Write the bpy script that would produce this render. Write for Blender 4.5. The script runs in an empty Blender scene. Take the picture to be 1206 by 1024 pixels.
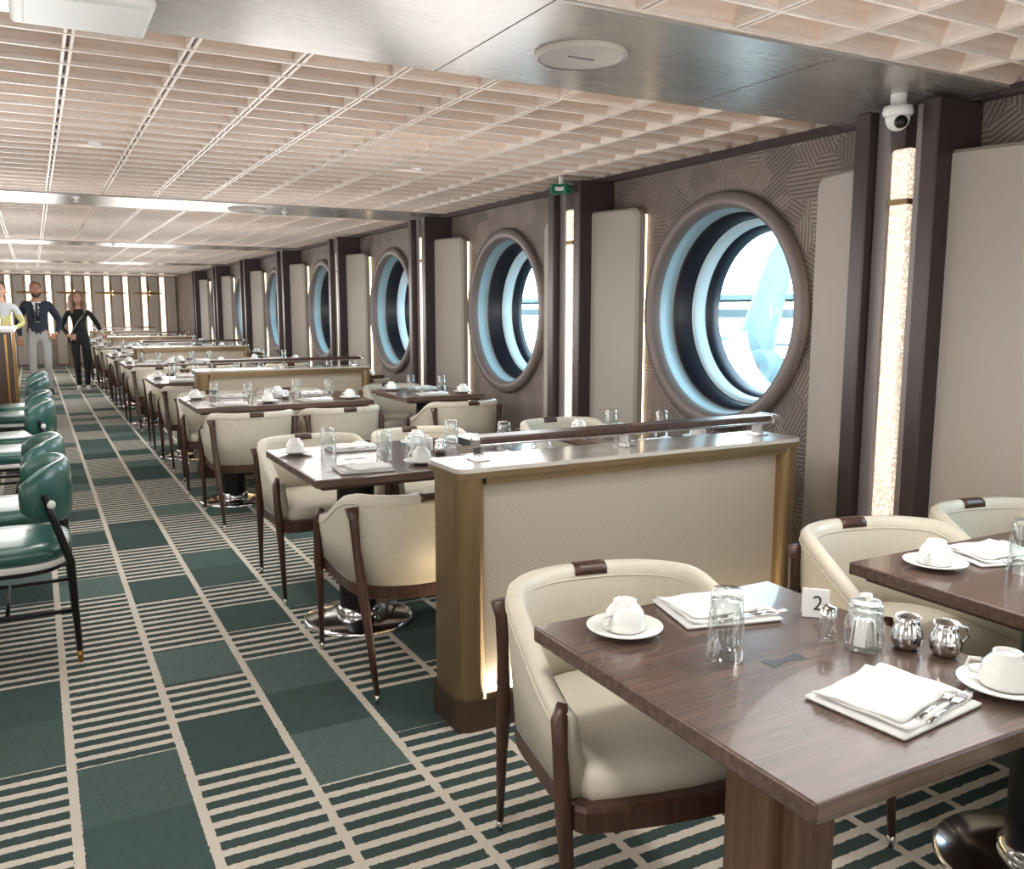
import bpy, bmesh, math, random
from mathutils import Vector, Matrix
random.seed(7)
sc = bpy.context.scene
COL = sc.collection
pi = math.pi

# ------------------------------------------------------------ materials
def newmat(name):
    m = bpy.data.materials.new(name); m.use_nodes = True
    nt = m.node_tree
    return m, nt, nt.nodes["Principled BSDF"]
def setc(b, col, rough=.5, metal=0., spec=None, coat=None):
    b.inputs["Base Color"].default_value = (*col, 1)
    b.inputs["Roughness"].default_value = rough
    b.inputs["Metallic"].default_value = metal
    if spec is not None: b.inputs["Specular IOR Level"].default_value = spec
    if coat: b.inputs["Coat Weight"].default_value = coat
def S(r, g, b):
    f = lambda c: ((c/255+.055)/1.055)**2.4 if c > 10 else c/255/12.92
    return (f(r), f(g), f(b))
class G:
    def __init__(s, nt): s.nt = nt
    def n(s, t): return s.nt.nodes.new(t)
    def put(s, sock, v):
        if hasattr(v, "is_output"): s.nt.links.new(v, sock)
        else: sock.default_value = v
    def m(s, op, a, b=0., c=None):
        x = s.n("ShaderNodeMath"); x.operation = op
        s.put(x.inputs[0], a); s.put(x.inputs[1], b)
        if c is not None: s.put(x.inputs[2], c)
        return x.outputs[0]
    def mix(s, f, a, b):
        x = s.n("ShaderNodeMix"); x.data_type = 'RGBA'
        s.put(x.inputs[0], f)
        s.put(x.inputs[6], a if hasattr(a, "is_output") else (*a, 1))
        s.put(x.inputs[7], b if hasattr(b, "is_output") else (*b, 1))
        return x.outputs[2]
    def pos(s): return s.n("ShaderNodeNewGeometry").outputs["Position"]
    def obj(s): return s.n("ShaderNodeTexCoord").outputs["Object"]
    def sep(s, v):
        x = s.n("ShaderNodeSeparateXYZ"); s.put(x.inputs[0], v); return x.outputs
    def comb(s, x, y, z=0.):
        c = s.n("ShaderNodeCombineXYZ"); s.put(c.inputs[0], x); s.put(c.inputs[1], y); s.put(c.inputs[2], z); return c.outputs[0]
    def noise(s, vec, scale, detail=3., rough=.5):
        x = s.n("ShaderNodeTexNoise"); s.put(x.inputs["Vector"], vec)
        x.inputs["Scale"].default_value = scale; x.inputs["Detail"].default_value = detail; x.inputs["Roughness"].default_value = rough
        return x.outputs[0]
    def mapping(s, vec, sc=(1, 1, 1), rot=(0, 0, 0)):
        x = s.n("ShaderNodeMapping"); s.put(x.inputs[0], vec)
        x.inputs["Scale"].default_value = sc; x.inputs["Rotation"].default_value = rot
        return x.outputs[0]
    def bump(s, b, h, st=.2, d=.01):
        x = s.n("ShaderNodeBump"); s.put(x.inputs["Height"], h)
        x.inputs["Strength"].default_value = st; x.inputs["Distance"].default_value = d
        s.nt.links.new(x.outputs[0], b.inputs["Normal"])
def plain(name, col, rough=.5, metal=0., var=.06, scale=30., bump=0., **k):
    m, nt, b = newmat(name); setc(b, col, rough, metal, **k)
    g = G(nt); nz = g.noise(g.obj(), scale)
    c2 = tuple(max(0, c*(1-var*2)) for c in col); c1 = tuple(min(1, c*(1+var)) for c in col)
    g.put(b.inputs["Base Color"], g.mix(nz, c2, c1))
    if bump: g.bump(b, nz, bump, .003)
    return m
def wood(name, dark, light, rough=.4, axis=0, scale=6., coat=None):
    m, nt, b = newmat(name); setc(b, dark, rough, coat=coat); g = G(nt)
    sc_ = [28, 28, 28]; sc_[axis] = 1.5
    v = g.mapping(g.obj(), tuple(sc_))
    n1 = g.noise(v, scale*.3, 5., .65)
    r = g.m('MULTIPLY', g.m('SUBTRACT', n1, .35), 2.6)
    r = g.m('MINIMUM', g.m('MAXIMUM', r, 0.), 1.)
    g.put(b.inputs["Base Color"], g.mix(r, dark, light))
    g.bump(b, n1, .08, .002)
    return m
def emis(name, col, st, sample=True):
    m, nt, b = newmat(name); setc(b, col, .5)
    b.inputs["Emission Color"].default_value = (*col, 1); b.inputs["Emission Strength"].default_value = st
    if not sample: m.cycles.emission_sampling = 'NONE'
    return m
def glassm(name, tint=(1, 1, 1), refl=1.0):
    m = bpy.data.materials.new(name); m.use_nodes = True; nt = m.node_tree
    nt.nodes.clear(); g = G(nt)
    o = g.n("ShaderNodeOutputMaterial"); t = g.n("ShaderNodeBsdfTransparent"); gl = g.n("ShaderNodeBsdfGlossy"); mx = g.n("ShaderNodeMixShader")
    t.inputs[0].default_value = (*tint, 1); gl.inputs["Roughness"].default_value = .02
    lw = g.n("ShaderNodeLayerWeight"); lw.inputs[0].default_value = .35
    f = g.m('ADD', g.m('MULTIPLY', lw.outputs["Facing"], .55*refl), .05*refl)
    nt.links.new(f, mx.inputs[0]); nt.links.new(t.outputs[0], mx.inputs[1]); nt.links.new(gl.outputs[0], mx.inputs[2]); nt.links.new(mx.outputs[0], o.inputs[0])
    return m

M = {}
M['cream'] = plain("cream_leather", S(202, 194, 177), .42, bump=.05, scale=60)
M['walnut'] = wood("walnut_dark", S(54, 35, 28), S(86, 56, 43), .35, 2)
M['walnut_top'] = wood("walnut_tabletop", S(74, 57, 49), S(104, 81, 70), .27, 0, 8., coat=.3)
M['walnut_leg'] = wood("walnut_pedestal", S(96, 72, 56), S(128, 98, 78), .4, 2)
M['inlay'] = plain("bowtie_inlay", S(28, 22, 20), .3)
M['black'] = plain("black_metal", S(26, 25, 26), .35, .4)
M['steel'] = plain("polished_steel", (.72, .72, .72), .14, 1., var=.03)
M['tip'] = plain("steel_tip", (.7, .68, .64), .25, 1., var=.03)
M['brass'] = plain("aged_brass", S(160, 124, 72), .35, 1.)
M['china'] = plain("white_china", S(228, 228, 224), .15, var=.01, coat=.4)
M['linen'] = plain("white_linen", S(226, 225, 222), .85, var=.02, bump=.2, scale=300)
M['glass'] = glassm("clear_glass", (.96, .98, .975), 1.)
M['winglass'] = glassm("window_glass", (.93, .98, 1.), .35)
M['green'] = plain("green_leather", S(42, 88, 80), .32, bump=.05, scale=60, coat=.15)
M['white'] = plain("white_plastic", S(228, 228, 226), .4, var=.02)
M['bronze'] = plain("bronze_trim", S(138, 116, 86), .34, .7, scale=4)
M['bronze_dk'] = plain("dark_bronze", S(76, 60, 48), .42, .35, scale=4)
M['fin'] = plain("column_brown", S(62, 51, 51), .36, .2, scale=3)
M['fin2'] = plain("column_grey", S(132, 124, 124), .4, .15, scale=3)
M['pad'] = plain("taupe_leather_panel", S(162, 154, 146), .55, scale=80, var=.03, bump=.04)
M['winrim'] = plain("window_rim", S(112, 101, 97), .42, .15, scale=5)
M['reveal'] = plain("reveal_paint", S(138, 158, 164), .35, .1, scale=3)
M['reveal2'] = plain("reveal_light", S(196, 216, 224), .3, .05, scale=3)
M['gasket'] = plain("gasket_black", S(12, 16, 28), .35)
M['grille'] = plain("speaker_grille", S(186, 177, 170), .6, .0)
M['seam'] = plain("dark_seam", S(78, 60, 52), .7)
M['ctop'] = plain("coffer_top", S(92, 68, 56), .6)
M['signgreen'] = plain("sign_green", S(30, 110, 84), .4)
M['ceil'] = wood("ceiling_blond_wood", S(202, 178, 161), S(224, 202, 187), .42, 0, 5.)
M['ceil_fin'] = wood("ceiling_fin_wood", S(226, 211, 200), S(242, 231, 222), .35, 1, 5.)
m, nt, b = newmat("brushed_metal_band"); setc(b, S(168, 162, 158), .3, .55); g = G(nt)
nz = g.noise(g.mapping(g.pos(), (1.2, 60, 60)), 2., 4.)
g.put(b.inputs["Roughness"], g.m('ADD', g.m('MULTIPLY', nz, .15), .18)); M['band'] = m
# carpet
m, nt, b = newmat("patterned_carpet"); setc(b, (.1, .1, .1), .95, spec=.1); g = G(nt)
p = g.pos(); X, Y, Z = g.sep(p)
def hash_(a, c, k):
    return g.m('FRACT', g.m('ABSOLUTE', g.m('MULTIPLY', g.m('SINE', g.m('ADD', g.m('ADD', g.m('MULTIPLY', a, 12.9898), g.m('MULTIPLY', c, 7.233)), k)), 437.5853)))
CW = .32
cu = g.m('ADD', g.m('DIVIDE', X, CW), 100.); ci = g.m('SUBTRACT', g.m('FLOOR', cu), 100.); fu = g.m('FRACT', cu)
off = hash_(ci, 0., 1.7)
vv = g.m('ADD', g.m('DIVIDE', Y, .36), off)
bj = g.m('FLOOR', vv)
r1 = hash_(ci, bj, 3.1); r2 = hash_(ci, bj, 9.4)
striped = g.m('GREATER_THAN', r1, .42)
wob = g.m('MULTIPLY', g.m('SUBTRACT', g.noise(p, 60.), .5), .012)
ys = g.m('ADD', Y, wob)
st = g.m('LESS_THAN', g.m('FRACT', g.m('ADD', g.m('DIVIDE', ys, .072), 50.)), .42)
line = g.m('LESS_THAN', g.m('FRACT', g.m('ADD', g.m('DIVIDE', g.m('ADD', X, wob), CW), 100.)), .085)
cream = g.m('MAXIMUM', line, g.m('MULTIPLY', striped, st))
gr = g.mix(r2, S(70, 88, 86), S(112, 131, 125))
gr = g.mix(striped, gr, S(74, 88, 85))
nz = g.noise(g.mapping(p, (8, 90, 1)), 2., 3.)
nz2 = g.noise(g.mapping(p, (60, 10, 1)), 2., 3.)
fib = g.noise(p, 400., 2.)
gr2 = g.mix(g.m('MULTIPLY', g.m('ADD', nz, nz2), .42), gr, S(44, 59, 58))
cr = g.mix(fib, S(180, 171, 158), S(224, 216, 203))
g.put(b.inputs["Base Color"], g.mix(cream, gr2, cr))
g.bump(b, g.m('ADD', fib, g.m('MULTIPLY', cream, .6)), .5, .004)
M['carpet'] = m
# woven wallpaper
m, nt, b = newmat("woven_strip_wallpaper"); setc(b, S(140, 124, 116), .5); g = G(nt)
p = g.pos(); X, Y, Z = g.sep(p); v2 = g.comb(Y, Z)
vo = g.n("ShaderNodeTexVoronoi"); vo.voronoi_dimensions = '2D'; g.put(vo.inputs["Vector"], v2); vo.inputs["Scale"].default_value = 6.5; vo.distance = 'MANHATTAN'
cr_, cg_, cb_ = g.sep(vo.outputs["Color"])
ang = g.m('MULTIPLY', g.m('FLOOR', g.m('MULTIPLY', cr_, 6.)), pi/6)
co = g.m('COSINE', ang); si = g.m('SINE', ang)
w = g.m('ADD', g.m('MULTIPLY', Y, co), g.m('MULTIPLY', Z, si))
fr = g.m('FRACT', g.m('ADD', g.m('MULTIPLY', w, 46.), 50.))
tri = g.m('ABSOLUTE', g.m('SUBTRACT', fr, .5))
tri2 = g.m('MINIMUM', g.m('MULTIPLY', tri, 3.), 1.)
base = g.mix(cg_, S(108, 96, 90), S(142, 129, 120))
g.put(b.inputs["Base Color"], g.mix(tri2, S(80, 68, 64), base))
g.bump(b, tri2, .5, .004)
M['wallpaper'] = m
m, nt, b = newmat("woven_metal_fabric"); setc(b, S(178, 162, 140), .4, .1); g = G(nt)
p = g.obj(); X, Y, Z = g.sep(p)
q = g.m('ADD', g.m('MULTIPLY', X, .6), Z)
wv = g.m('SINE', g.m('ADD', g.m('MULTIPLY', q, 620.), g.m('MULTIPLY', g.noise(p, 14.), 10.)))
wv = g.m('ADD', g.m('MULTIPLY', wv, .5), .5)
g.put(b.inputs["Base Color"], g.mix(wv, S(158, 147, 132), S(182, 172, 158)))
g.bump(b, wv, .08, .001); M['fabric'] = m
m, nt, b = newmat("marble_cap"); setc(b, S(200, 196, 188), .12); g = G(nt)
n1 = g.noise(g.obj(), 9., 6., .7)
g.put(b.inputs["Base Color"], g.mix(n1, S(166, 159, 150), S(214, 209, 200))); M['marble'] = m
def glow(name, c1, c2, s1, s2, scale):
    m, nt, b = newmat(name); setc(b, c1, .3); g = G(nt)
    vo = g.n("ShaderNodeTexVoronoi"); g.put(vo.inputs["Vector"], g.pos()); vo.inputs["Scale"].default_value = scale
    d = g.m('MINIMUM', g.m('MULTIPLY', vo.outputs["Distance"], 1.7), 1.)
    g.put(b.inputs["Emission Color"], g.mix(d, c1, c2))
    g.put(b.inputs["Emission Strength"], g.m('ADD', g.m('MULTIPLY', g.m('SUBTRACT', 1., d), s1-s2), s2)); return m
M['strip'] = glow("bubble_glass_light", (1, .93, .80), (1, .80, .58), 1.35, .30, 85)
M['led'] = emis("warm_led", (1., .82, .56), 4., False)
M['led3'] = emis("partition_led", (1., .82, .56), 42.)
M['led2'] = emis("warm_led_soft", (1., .84, .6), 3., False)
M['slot'] = emis("lit_slot", (1., .86, .66), 1.2, False)
M['down'] = emis("downlight_lens", (1., .95, .88), 3., False)
M['woodwall'] = wood("grey_wood_wall", S(112, 98, 88), S(148, 130, 116), .5, 2)
M['skin'] = plain("skin", S(206, 162, 140), .5, var=.03)
M['skin2'] = plain("skin_tan", S(176, 128, 104), .5, var=.03)

# ------------------------------------------------------------ mesh builder
class MB:
    def __init__(s): s.v = []; s.f = []; s.m = []; s.sm = []; s.mats = []
    def mi(s, k):
        if k not in s.mats: s.mats.append(k)
        return s.mats.index(k)
    def add(s, vs, fs, mat, smooth=False, T=None):
        o = len(s.v)
        for v in vs:
            v = Vector(v)
            if T is not None: v = T @ v
            s.v.append(tuple(v))
        k = s.mi(mat)
        for f in fs: s.f.append(tuple(i+o for i in f)); s.m.append(k); s.sm.append(smooth)
    def box(s, x0, x1, y0, y1, z0, z1, mat, T=None):
        vs = [(x, y, z) for x in (x0, x1) for y in (y0, y1) for z in (z0, z1)]
        s.add(vs, [(0, 1, 3, 2), (4, 6, 7, 5), (0, 4, 5, 1), (2, 3, 7, 6), (0, 2, 6, 4), (1, 5, 7, 3)], mat, False, T)
    def rbox(s, x0, x1, y0, y1, z0, z1, mat, bev=.005, seg=2, T=None, vert=False, smooth=True):
        bm = bmesh.new(); bmesh.ops.create_cube(bm, size=1.)
        for v in bm.verts:
            v.co = Vector(((x0+x1)/2+v.co.x*(x1-x0), (y0+y1)/2+v.co.y*(y1-y0), (z0+z1)/2+v.co.z*(z1-z0)))
        es = [e for e in bm.edges if (abs(e.verts[0].co.z-e.verts[1].co.z) > 1e-6)] if vert else bm.edges[:]
        bmesh.ops.bevel(bm, geom=es, offset=bev, segments=seg, affect='EDGES', profile=.5)
        bm.verts.index_update()
        s.add([v.co[:] for v in bm.verts], [[v.index for v in f.verts] for f in bm.faces], mat, False, T); bm.free()
    def lathe(s, prof, mat, c=(0, 0, 0), axis='z', n=32, smooth=True, mats=None, T=None):
        vs = []
        for r, h in prof:
            for i in range(n):
                a = 2*pi*i/n
                if axis == 'z': vs.append((c[0]+r*math.cos(a), c[1]+r*math.sin(a), c[2]+h))
                elif axis == 'x': vs.append((c[0]+h, c[1]+r*math.cos(a), c[2]+r*math.sin(a)))
                else: vs.append((c[0]+r*math.cos(a), c[1]+h, c[2]+r*math.sin(a)))
        for k in range(len(prof)-1):
            fs = [(k*n+i, k*n+(i+1) % n, (k+1)*n+(i+1) % n, (k+1)*n+i) for i in range(n)]
            if k == 0: base = len(s.v); s.add(vs, fs, mats[k] if mats else mat, smooth, T)
            else:
                mm = s.mi(mats[k] if mats else mat)
                for f in fs: s.f.append(tuple(i+base for i in f)); s.m.append(mm); s.sm.append(smooth)
    def loft(s, loops, mat, smooth=True, closed=True, cap=True, T=None):
        n = len(loops[0]); vs = [p for l in loops for p in l]; fs = []
        for k in range(len(loops)-1):
            for i in range(n if closed else n-1):
                fs.append((k*n+i, k*n+(i+1) % n, (k+1)*n+(i+1) % n, (k+1)*n+i))
        if cap: fs.append(tuple(range(n-1, -1, -1))); fs.append(tuple((len(loops)-1)*n+i for i in range(n)))
        s.add(vs, fs, mat, smooth, T)
    def tube(s, pts, rad, mat, n=8, cap=True, smooth=True, T=None):
        pts = [Vector(p) for p in pts]; loops = []
        for i, p in enumerate(pts):
            d = (pts[min(i+1, len(pts)-1)]-pts[max(i-1, 0)]).normalized()
            ref = Vector((0, 0, 1)) if abs(d.z) < .8 else Vector((0, 1, 0))
            a = d.cross(ref).normalized(); b2 = a.cross(d).normalized()
            r = rad[i] if isinstance(rad, (list, tuple)) else rad
            rx, ry = r if isinstance(r, (list, tuple)) else (r, r)
            loops.append([tuple(p+a*rx*math.cos(2*pi*j/n)+b2*ry*math.sin(2*pi*j/n)) for j in range(n)])
        s.loft(loops, mat, smooth, True, cap, T)
    def ball(s, c, r, mat, nu=16, nv=10, fn=None, T=None):
        rx, ry, rz = r if isinstance(r, (tuple, list)) else (r, r, r)
        vs = []; fs = []
        for j in range(nv+1):
            ph = pi*j/nv
            for i in range(nu):
                a = 2*pi*i/nu
                q = Vector((math.sin(ph)*math.cos(a), math.sin(ph)*math.sin(a), math.cos(ph)))
                if fn: q = fn(q)
                vs.append((c[0]+q.x*rx, c[1]+q.y*ry, c[2]+q.z*rz))
        for j in range(nv):
            for i in range(nu): fs.append((j*nu+i, (j+1)*nu+i, (j+1)*nu+(i+1) % nu, j*nu+(i+1) % nu))
        s.add(vs, fs, mat, True, T)
    def mesh(s, name):
        me = bpy.data.meshes.new(name); me.from_pydata(s.v, [], s.f)
        for k in s.mats: me.materials.append(M[k] if isinstance(k, str) else k)
        me.polygons.foreach_set("material_index", s.m); me.polygons.foreach_set("use_smooth", s.sm)
        me.update()
        bm = bmesh.new(); bm.from_mesh(me)
        bmesh.ops.remove_doubles(bm, verts=bm.verts, dist=1e-5)
        bmesh.ops.recalc_face_normals(bm, faces=bm.faces); bm.to_mesh(me); bm.free()
        return me
    def obj(s, name, loc=(0, 0, 0), rz=0.):
        return place(s.mesh(name), name, loc, rz)
def place(me, name, loc=(0, 0, 0), rz=0., sc_=None):
    o = bpy.data.objects.new(name, me); o.location = loc; o.rotation_euler = (0, 0, rz)
    if sc_: o.scale = sc_
    COL.objects.link(o); return o

# ------------------------------------------------------------ room shell
XW = 3.40; XL = -4.30; YB = -2.55; YE = 25.0; ZC = 2.27; WZ = 1.40
PIT = 2.56; WIN = [3.85+PIT*k for k in range(-2, 8)]
b = MB(); b.box(XL-.1, XW+.1, YB-.1, YE+.1, -.08, 0, 'carpet'); b.obj("floor")
b = MB(); b.box(XL-.1, XW+.15, YB-.1, YE+.1, 2.42, 2.5, 'ctop'); b.obj("ceiling")
b = MB(); R = .60; n = 64
for yc in WIN:
    y0, y1, z0, z1 = yc-PIT/2, yc+PIT/2, 0., 2.43
    angs = sorted(set([2*pi*i/n for i in range(n)]+[math.atan2(zz-WZ, yy-yc) % (2*pi) for yy in (y0, y1) for zz in (z0, z1)]))
    inn = []; out = []
    for a in angs:
        c, s_ = math.cos(a), math.sin(a)
        ty = ((y1 if c > 0 else y0)-yc)/c if abs(c) > 1e-9 else 1e9
        tz = ((z1 if s_ > 0 else z0)-WZ)/s_ if abs(s_) > 1e-9 else 1e9
        t = min(ty, tz); inn.append((XW, yc+R*c, WZ+R*s_)); out.append((XW, yc+t*c, WZ+t*s_))
    k = len(angs)
    b.add(inn+out, [(i, (i+1) % k, k+(i+1) % k, k+i) for i in range(k)], 'wallpaper')
yl = WIN[-1]+PIT/2
b.add([(XW, yl, 0), (XW, YE+.1, 0), (XW, YE+.1, 2.43), (XW, yl, 2.43)], [(0, 1, 2, 3)], 'wallpaper')
b.obj("wall_right")
b = MB(); b.box(XW-.015, XW, YB, YE, 0, .1, 'bronze_dk'); b.obj("baseboard_right")
for i, yc in enumerate(WIN):
    b = MB()
    prof = [(.66, -.005), (.66, -.03), (.648, -.042), (.60, -.045), (.58, -.035), (.57, .02), (.565, .05), (.56, .10), (.555, .105), (.535, .11), (.53, .23), (.525, .235), (.505, .24), (.50, .31), (.495, .315), (.47, .33), (.465, .40)]
    mt = ['winrim']*5+['reveal']*3+['gasket']*2+['gasket']+['reveal2']*3+['gasket']*2
    b.lathe(prof, None, axis='x', n=72, mats=mt)
    b.lathe([(.50, .41), (.50, .405), (.001, .405)], 'winglass', axis='x', n=48)
    b.obj("window_%d" % (i+1), (XW, yc, WZ))
b = MB()
b.box(XL-.1, XW+.1, YE, YE+.1, 0, 2.43, 'woodwall')
x = XL+.3
while x < XW-.2:
    b.rbox(x+.11, x+.33, YE-.05, YE, .05, 2.25, 'pad', .01)
    b.box(x-.055, x+.055, YE-.02, YE, .75, 2.24, 'slot'); x += .44
b.obj("wall_back")
b = MB(); b.box(XL-.1, XL, YB, YE, 0, 2.43, 'woodwall')
y = YB+.5
while y < YE-.3:
    b.box(XL, XL+.02, y-.08, y+.08, .5, 2.15, 'slot'); b.rbox(XL, XL+.05, y+.15, y+1.13, .1, 2.2, 'pad', .01); y += 1.28  # lit slots on this unseen wall are added for fill light
b.obj("wall_left")
b = MB(); b.box(XL-.1, XW+.1, YB-.1, YB, 0, 2.43, 'woodwall')
x = XL+.4
while x < XW-.6:
    b.rbox(x, x+.8, YB, YB+.04, .1, 2.2, 'pad', .01); x += .9
b.obj("wall_front")
b = MB()
for L_, r_ in ((.36, 0), (.26, pi/2)):
    T = Matrix.Rotation(r_, 4, 'Y')
    b.tube([(-L_, 0, 0), (0, -.03, 0), (L_, 0, 0)], [.012, .04, .012], 'brass', 6, T=T)
b.lathe([(.07, .05), (.07, 0), (.001, -.02)], 'led2', axis='y', n=16)
sm = b.mesh("wall_sconce")
for i in range(7): place(sm, "wall_sconce", (-2.6+i*.88, YE-.09, 1.82))

# ------------------------------------------------------------ ceiling lattice
BANDS = [(-2.1, -1.55), (2.20, 3.03), (7.45, 8.18), (12.6, 13.3), (17.7, 18.45), (22.8, 23.5)]
CX = .36; CY = .19; H = .145
def lattice(y0, y1, name):
    b = MB(); ny = max(1, round((y1-y0)/CY)); cy = (y1-y0)/ny
    x = XW-.0; xs = []
    while x > XL: xs.append(x); x -= CX
    for x in xs:
        for d in (-.016, .006):
            b.box(x+d, x+d+.010, y0, y1, ZC, ZC+H, 'ceil_fin')
        b.box(x-.006, x+.006, y0, y1, ZC+.012, ZC+.02, 'seam')
    for k in range(ny):
        ya = y0+k*cy; yb = ya+cy
        b.box(XL, XW, yb-.014, yb, ZC-.002, ZC+.012, 'ceil_fin')
        b.add([(XL, yb-.075, ZC+H), (XW, yb-.075, ZC+H), (XW, yb-.012, ZC+.008), (XL, yb-.012, ZC+.008)], [(0, 1, 2, 3)], 'ceil')
        b.add([(XL, yb-.068, ZC+H), (XW, yb-.068, ZC+H), (XW, yb-.004, ZC+.008), (XL, yb-.004, ZC+.008)], [(0, 1, 2, 3)], 'ceil')
    b.box(XL, XW, y0, y0+.012, ZC-.004, ZC+H, 'ceil_fin')
    return b.obj(name)
prev = YB; k = 0
for (a, c) in BANDS+[(YE, YE)]:
    if a-prev > .2: lattice(prev, a, "ceiling_lattice")
    if c > a:
        k += 1; bb = MB(); bb.rbox(XL, XW, a, c, ZC-.012, ZC+.1, 'band', .004, 1)
        for xx in (-3.2, -2., -.8, 1.32, 2.45): bb.box(xx-.002, xx+.002, a, c, ZC-.0128, ZC-.011, 'seam')
        bb.obj("trim_%d" % k)
    prev = c
b = MB(); b.box(XW-.06, XW-.001, YB, YE, ZC-.035, ZC-.0, 'fin'); b.obj("trim_7")
def ceildisc(name, x, y, r, z=ZC-.012):
    b = MB(); b.lathe([(r, 0), (r, -.012), (r*.93, -.018), (r*.9, -.014), (.001, -.014)], None, mats=['grille', 'grille', 'fin2', 'grille'], n=40)
    b.box(-.05, .05, -.004, .004, -.017, -.013, 'fin2')
    b.obj(name, (x, y, z))
ceildisc("ceiling_speaker", 1.66, 2.60, .155)
ceildisc("ceiling_speaker", 1.66, 7.8, .155)
def lamp(kind, name, x, y, z, e, r, col):
    l = bpy.data.lights.new(name, kind); l.energy = e; l.color = col; l.shadow_soft_size = r
    if kind == 'SPOT': l.spot_size = math.radians(150); l.spot_blend = 1.
    o = bpy.data.objects.new(name, l); o.location = (x, y, z); COL.objects.link(o); return o
dm = MB(); dm.lathe([(.032, .01), (.032, -.006), (.026, -.008), (.022, .0), (.001, .0)], None, mats=['white', 'white', 'white', 'down'], n=24)
dmm = dm.mesh("recessed_downlight")
for y in [-1., 1.2, 5.2, 10.3, 15.4, 20.5]:
    for x in (-2.7, .34, 2.14):
        d = place(dmm, "recessed_downlight", (x, y, ZC-.004))
        s_ = lamp('SPOT', "downlight_lamp", 0, 0, -.02, 50, .12, (1., .98, .94)); s_.parent = d
for y in (-1.2, 1.4, 4.0, 6.6, 9.2, 11.9, 14.6, 17.4, 20.2, 23.):
    for x in (-2.6, -.1, 1.9):
        lamp('POINT', "ambient_fill", x, y, 1.42, 22, .5, (1., .985, .965))  # added soft fill points floating mid-air, no fixtures belong to them
gm = MB(); gm.lathe([(.03, .0), (.03, -.006), (.012, -.008), (.012, -.03), (.022, -.035), (.001, -.042)], 'white', n=16)
gmm = gm.mesh("sprinkler_head")
for (x, y) in ((.35, 7.6), (2.0, 7.9), (1.0, 12.9), (.3, 18.), (-1, 7.8)): place(gmm, "sprinkler_head", (x, y, ZC-.0125))
b = MB(); b.rbox(.0, .33, 2.50, 2.80, ZC-.10, ZC-.072, 'white', .012, 3); b.rbox(.06, .27, 2.55, 2.75, ZC-.075, ZC-.012, 'fin2', .01)
b.rbox(.03, .30, 2.53, 2.77, ZC-.104, ZC-.098, 'white', .002)
b.obj("emergency_light_fixture")
b = MB(); b.lathe([(.03, 0), (.03, -.045), (.055, -.047), (.058, -.07), (.052, -.085)], 'white', n=28); b.ball((0, 0, -.09), (.047, .047, .05), 'white'); b.ball((-.018, -.03, -.11), (.026, .026, .026), 'black')
b.obj("security_camera", (3.07, 2.48, ZC-.012))
b = MB(); b.rbox(-.01, .01, -.075, .075, -.03, .03, 'signgreen', .003); b.box(-.0112, -.0100, -.05, -.005, -.012, .012, 'white'); b.box(-.0112, -.0100, .01, .05, -.004, .004, 'white')
b.rbox(-.075, .075, -.01, .01, -.03, .03, 'signgreen', .003); b.box(-.05, -.005, -.0112, -.01, -.012, .012, 'white'); b.box(.01, .05, -.0112, -.01, -.004, .004, 'white')
b.box(-.01, .01, -.01, .01, .03, .08, 'white')
b.obj("exit_sign", (3.08, 5.05, 2.19))

# ------------------------------------------------------------ wall columns
def column():
    b = MB()
    for s_ in (-1, 1):
        y0, y1 = sorted((s_*.062, s_*.125)); b.rbox(-.22, 0, y0, y1, 0, 2.235, 'fin2', .006, 1)
        y0, y1 = sorted((s_*.125, s_*.20)); b.rbox(-.27, 0, y0, y1, 0, 2.235, 'fin', .006, 1)
        yi, yo = s_*.20, s_*.575; r = .06; top = 2.04
        def outline(yi, yo, top, r):
            pts = [(yi, .02), (yo, .02)]
            for k in range(7):
                a = k/6*pi/2; pts.append((yo-s_*r+s_*r*math.cos(a), top-r+r*math.sin(a)))
            pts.append((yi, top)); return pts
        l0 = outline(yi, yo, top, r); l1 = outline(yi, yo-s_*.015, top-.015, r)
        def X(y, base): return base-.10*(1-abs(y-yi)/.40)
        b.loft([[(X(y, -.02), y, z) for y, z in l0], [(X(y, -.06), y, z) for y, z in l0], [(X(y, -.075), y, z) for y, z in l1]], 'pad', smooth=False)
        b.box(-.016, -.004, min(yo-s_*.03, yo-s_*.015), max(yo-s_*.03, yo-s_*.015), .1, 2.0, 'led')
    b.box(-.12, 0, -.062, .062, 0, 2.235, 'fin')
    b.rbox(-.225, -.12, -.045, .045, .50, 1.85, 'strip', .012, 2)
    b.rbox(-.225, -.12, -.045, .045, 1.865, 2.07, 'strip', .012, 2)
    b.box(-.228, -.12, -.048, .048, 1.845, 1.868, 'bronze'); b.box(-.228, -.12, -.048, .048, .48, .50, 'bronze')
    return b.mesh("light_column")
cm = column()
for i in range(-2, 8):
    place(cm, "light_column", (XW, 2.54+PIT*i, 0))

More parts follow.
